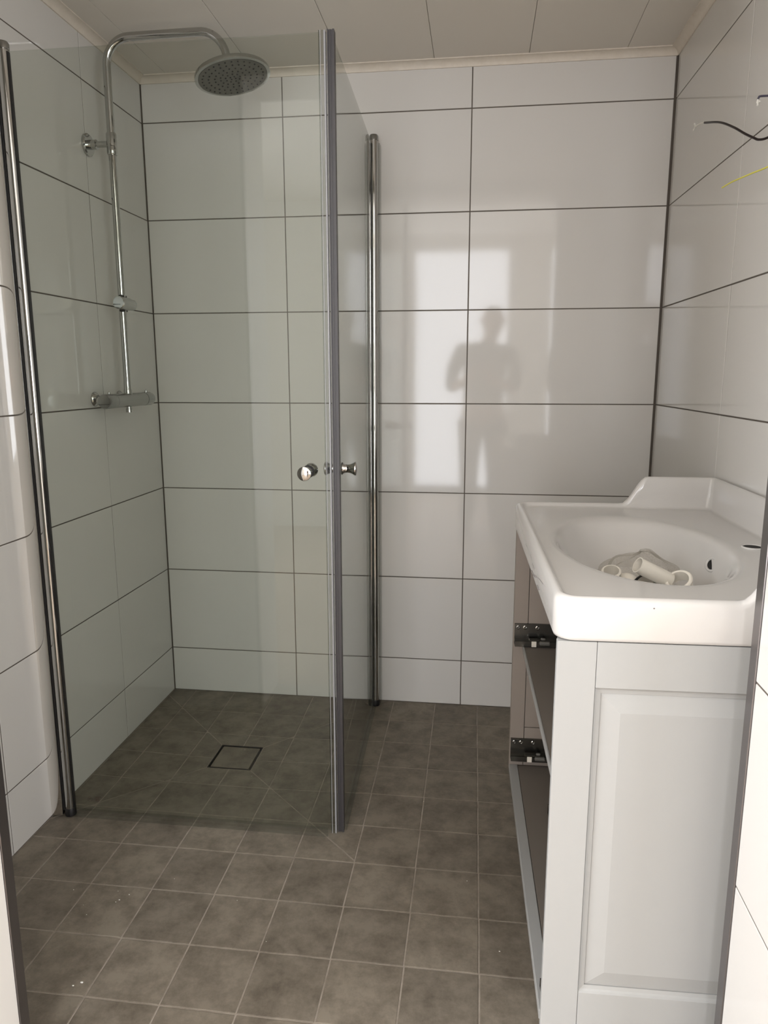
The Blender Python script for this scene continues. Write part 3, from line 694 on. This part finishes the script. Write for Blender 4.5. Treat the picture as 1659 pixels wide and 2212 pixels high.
# ------------------------------------------------------------------ loose wires from the right wall
def wire(name, label, pts, rad, m, tip=None):
    root = empty(name, label, 'wire', pts[-1]); root['_w'] = 1
    obj('insulation', T(spline(pts, 8), rad, 12), m, root, smooth=True)
    if tip: obj('stripped_end', tip(), 'wire_tip', root, smooth=True)
def frays(starts, rad):
    def fn():
        bm = bmesh.new()
        for pts in starts: tube(bm, spline(pts, 4), [rad*(1.2 if i % 3 else 0.8) for i in range(4*(len(pts)-1)+1)], 7)
        return bm
    return fn
wire('wire', 'black wire with a frayed white end curling out of the right wall',
     [(1.622, -0.552, 1.743), (1.630, -0.643, 1.715), (1.640, -0.710, 1.684), (1.650, -0.756, 1.657), (1.658, -0.784, 1.641), (1.664, -0.799, 1.633), (1.674, -0.818, 1.631), (1.690, -0.845, 1.640), (1.708, -0.875, 1.655)], 0.0024, 'wire_black',
     frays([[(1.622, -0.553, 1.7432), (1.6213, -0.53, 1.749), (1.6205, -0.50, 1.754), (1.62, -0.476, 1.759)], [(1.6205, -0.50, 1.7545), (1.6203, -0.482, 1.756), (1.620, -0.473, 1.7665)], [(1.6205, -0.49, 1.756), (1.6203, -0.478, 1.755), (1.620, -0.468, 1.752)]], 0.0016))
wire('wire', 'yellow and green earth wire slanting out of the right wall',
     [(1.630, -0.698, 1.567), (1.637, -0.735, 1.5690), (1.645, -0.767, 1.569), (1.655, -0.804, 1.569), (1.670, -0.845, 1.570), (1.690, -0.875, 1.580), (1.708, -0.90, 1.59)], 0.0016, 'wire_yellow')
wire('wire', 'dark wire with a bent white frayed tip at the right picture edge',
     [(1.642, -0.838, 1.694), (1.6435, -0.838, 1.698), (1.646, -0.838, 1.7005), (1.660, -0.839, 1.7005), (1.680, -0.845, 1.699), (1.708, -0.85, 1.695)], 0.0020, 'wire_blue',
     frays([[(1.6425, -0.838, 1.6955), (1.6412, -0.840, 1.691), (1.6402, -0.843, 1.688)], [(1.6415, -0.840, 1.6925), (1.6430, -0.842, 1.689), (1.6450, -0.842, 1.6905)], [(1.6410, -0.842, 1.6895), (1.6405, -0.845, 1.684), (1.640, -0.846, 1.6815)]], 0.0016))

# crumbs of plaster and grout on the floor
bm = bmesh.new()
for (x, y, q) in ((0.335, -1.093, 1.0), (0.330, -1.100, 0.7), (0.349, -1.074, 0.8), (0.372, -1.318, 1.6), (0.359, -1.327, 1.1), (0.214, -1.075, 0.7), (0.285, -1.145, 0.6), (0.318, -1.066, 0.5), (0.262, -1.118, 0.4), (0.430, -1.01, 0.5), (1.115, -0.93, 0.6), (1.185, -1.135, 0.8), (0.99, -0.62, 0.5), (0.60, -1.06, 0.5), (0.70, -1.17, 0.5), (0.40, -0.39, 0.5), (0.47, -0.54, 0.5)):
    bmesh.ops.create_icosphere(bm, subdivisions=1, radius=0.0017*q, matrix=Matrix.Translation((x, y, fz(x, y)+0.0009*q)) @ Matrix.Diagonal((1.3, 0.8, 0.45, 1)))
cb = obj('plaster_crumbs', bm, 'wire_tip'); cb['kind'] = 'stuff'; tag(cb, 'tiny white plaster crumbs scattered over the grey floor tiles', 'debris')

# ------------------------------------------------------------------ the photographer, standing in the hall (seen only as a reflection in the glossy tiles)
M['skin'] = mat('skin', srgb(196, 152, 128), 0.5); M['shirt'] = mat('dark_grey_shirt', srgb(84, 86, 94), 0.85); M['trousers'] = mat('dark_trousers', srgb(52, 54, 62), 0.85)
M['hair'] = mat('brown_hair', srgb(64, 46, 34), 0.6); M['shoe'] = mat('dark_shoe', srgb(40, 38, 38), 0.5)
PX, PY = 1.15, -2.88
man = empty('person', 'person in grey shirt and dark trousers holding a phone, mirrored faintly in the rear tiles', 'person', (PX, PY, 0)); man['_w'] = 1
def skin(name, verts, edges, m, parent, root=0, sub=2):
    me = bpy.data.meshes.new(name); me.from_pydata([v[0] for v in verts], edges, []); o = bpy.data.objects.new(name, me); COL.objects.link(o)
    md = o.modifiers.new('Skin', 'SKIN'); md.use_smooth_shade = True; md.use_x_symmetry = False
    for i, v in enumerate(verts):
        sv = me.skin_vertices[0].data[i]; sv.radius = v[1] if isinstance(v[1], tuple) else (v[1], v[1]); sv.use_root = (i == root)
    sb = o.modifiers.new('Sub', 'SUBSURF'); sb.levels = sub; sb.render_levels = sub
    dg = bpy.context.evaluated_depsgraph_get(); ev = o.evaluated_get(dg); nm = bpy.data.meshes.new_from_object(ev); o.modifiers.clear(); o.data = nm
    nm.materials.clear(); nm.materials.append(M[m]); nm.name = name
    if parent:
        o.parent = parent
        if parent.get('_w'): o.matrix_parent_inverse = Matrix.Translation(-parent.location)
    return o
X0 = PX
hx = X0+0.05
def hand(w, dr, sd):
    # palm then five fingers curling round the phone edge; dr = direction across the phone back
    w = Vector(w); v = [(tuple(w), 0.024), (tuple(w+Vector((0, 0.045, 0.02))), (0.030, 0.015)), (tuple(w+Vector((0, 0.085, 0.03))), (0.034, 0.013))]; e = [(0, 1), (1, 2)]
    for k, ln in enumerate((0.070, 0.078, 0.072, 0.058)):
        b_ = w+Vector((sd*-0.002, 0.088, 0.058-0.019*k)); i = len(v)
        v += [(tuple(b_), 0.0085), (tuple(b_+Vector((dr*ln*0.45, 0.014, 0))), 0.0080), (tuple(b_+Vector((dr*ln*0.8, 0.006, 0.002))), 0.0072), (tuple(b_+Vector((dr*ln, -0.004, 0.003))), 0.0062)]
        e += [(2, i), (i, i+1), (i+1, i+2), (i+2, i+3)]
    i = len(v); b_ = w+Vector((0, 0.040, 0.045)); v += [(tuple(b_), 0.0110), (tuple(b_+Vector((dr*0.018, 0.010, 0.025))), 0.0100), (tuple(b_+Vector((dr*0.034, 0.022, 0.040))), 0.0085)]; e += [(1, i), (i, i+1), (i+1, i+2)]
    return v, e
V_ = [((X0, PY, 0.88), (0.15, 0.105)), ((X0, PY, 1.02), (0.135, 0.095)), ((X0, PY+0.01, 1.18), (0.150, 0.10)), ((X0, PY, 1.31), (0.155, 0.095)), ((hx-0.03, PY, 1.385), (0.06, 0.055)), ((hx-0.01, PY+0.01, 1.435), 0.052),
      ((hx, PY+0.02, 1.485), (0.062, 0.072)), ((hx, PY+0.02, 1.55), (0.074, 0.090)), ((hx, PY+0.015, 1.605), (0.058, 0.070))]
E_ = [(0, 1), (1, 2), (2, 3), (3, 4), (4, 5), (5, 6), (6, 7), (7, 8)]
hands = []
for sd in (-1, 1):
    i = len(V_); V_ += [((X0+sd*0.155, PY, 1.335), 0.055), ((X0+sd*0.215, PY-0.02, 1.20), 0.045), ((X0+sd*0.225, PY+0.01, 1.06), 0.038), ((X0-0.033+sd*0.14, PY+0.17, 1.09), 0.032), ((1.117+sd*0.060, -2.575, 1.135), 0.022)]
    E_ += [(3, i), (i, i+1), (i+1, i+2), (i+2, i+3), (i+3, i+4)]
    i = len(V_); V_ += [((X0+sd*0.085, PY, 0.82), 0.088), ((X0+sd*0.095, PY+0.01, 0.48), 0.056), ((X0+sd*0.10, PY-0.02, 0.28), 0.054), ((X0+sd*0.105, PY-0.03, 0.09), 0.036)]
    E_ += [(0, i), (i, i+1), (i+1, i+2), (i+2, i+3)]
skin('body', V_, E_, 'skin', man)
ST = [((X0, PY, 0.90), (0.16, 0.115)), ((X0, PY, 1.02), (0.146, 0.106)), ((X0, PY+0.01, 1.18), (0.160, 0.110)), ((X0, PY, 1.32), (0.162, 0.103)), ((hx-0.03, PY, 1.375), (0.075, 0.068))]; SE = [(0, 1), (1, 2), (2, 3), (3, 4)]
for sd in (-1, 1):
    i = len(ST); ST += [((X0+sd*0.158, PY, 1.335), 0.064), ((X0+sd*0.215, PY-0.02, 1.20), 0.055), ((X0+sd*0.225, PY+0.01, 1.07), 0.047), ((X0-0.033+sd*0.155, PY+0.13, 1.085), 0.042)]; SE += [(3, i), (i, i+1), (i+1, i+2), (i+2, i+3)]
skin('shirt', ST, SE, 'shirt', man)
TT = [((X0, PY, 0.90), (0.158, 0.112))]; TE = []
for sd in (-1, 1):
    i = len(TT); TT += [((X0+sd*0.085, PY, 0.80), 0.102), ((X0+sd*0.095, PY+0.01, 0.48), 0.072), ((X0+sd*0.10, PY-0.02, 0.28), 0.066), ((X0+sd*0.105, PY-0.03, 0.07), 0.056)]; TE += [(0, i), (i, i+1), (i+1, i+2), (i+2, i+3)]
skin('trousers', TT, TE, 'trousers', man)
for sd in (-1, 1):
    hv, he = hand((1.117+sd*0.060, -2.575, 1.135), -sd, sd); skin('hand', hv, he, 'skin', man)
    skin('shoe', [((X0+sd*0.105, PY-0.05, 0.045), (0.042, 0.042)), ((X0+sd*0.108, PY+0.06, 0.042), (0.045, 0.038)), ((X0+sd*0.112, PY+0.15, 0.034), (0.043, 0.030))], [(0, 1), (1, 2)], 'shoe', man)
skin('hair', [((hx, PY-0.045, 1.52), (0.068, 0.045)), ((hx, PY-0.02, 1.585), (0.080, 0.070)), ((hx, PY+0.03, 1.622), (0.068, 0.050))], [(0, 1), (1, 2)], 'hair', man)
bm = bmesh.new(); lathe(bm, [(0.0, 0), (0.011, 0.004), (0.013, 0.020), (0.009, 0.036), (0, 0.040)], (hx, PY+0.108, 1.512), (0, -0.25, 1), 12); obj('nose', bm, 'skin', man, smooth=True)
for sd in (-1, 1):
    obj('eye', L([(0, 0), (0.008, 0.002), (0.011, 0.008), (0, 0.016)], (hx+sd*0.030, PY+0.108, 1.556), (0, -1, 0), 14), 'hair', man, smooth=True)
    obj('ear', L([(0, 0), (0.022, 0.002), (0.026, 0.008), (0.018, 0.014), (0, 0.015)], (hx+sd*0.086, PY+0.012, 1.545), (-sd, 0.2, 0), 16), 'skin', man, smooth=True)
obj('mouth', B(hx-0.024, hx+0.024, PY+0.098, PY+0.108, 1.490, 1.497, bevel=0.003), 'skin', man)
ph = obj('mobile_phone', B(1.0835, 1.1535, -2.479, -2.471, 1.055, 1.200, bevel=0.003, seg=2), 'black'); tag(ph, 'dark phone held upright by the person in the hall', 'phone')

for o in bpy.data.objects:
    if '_w' in o: del o['_w']
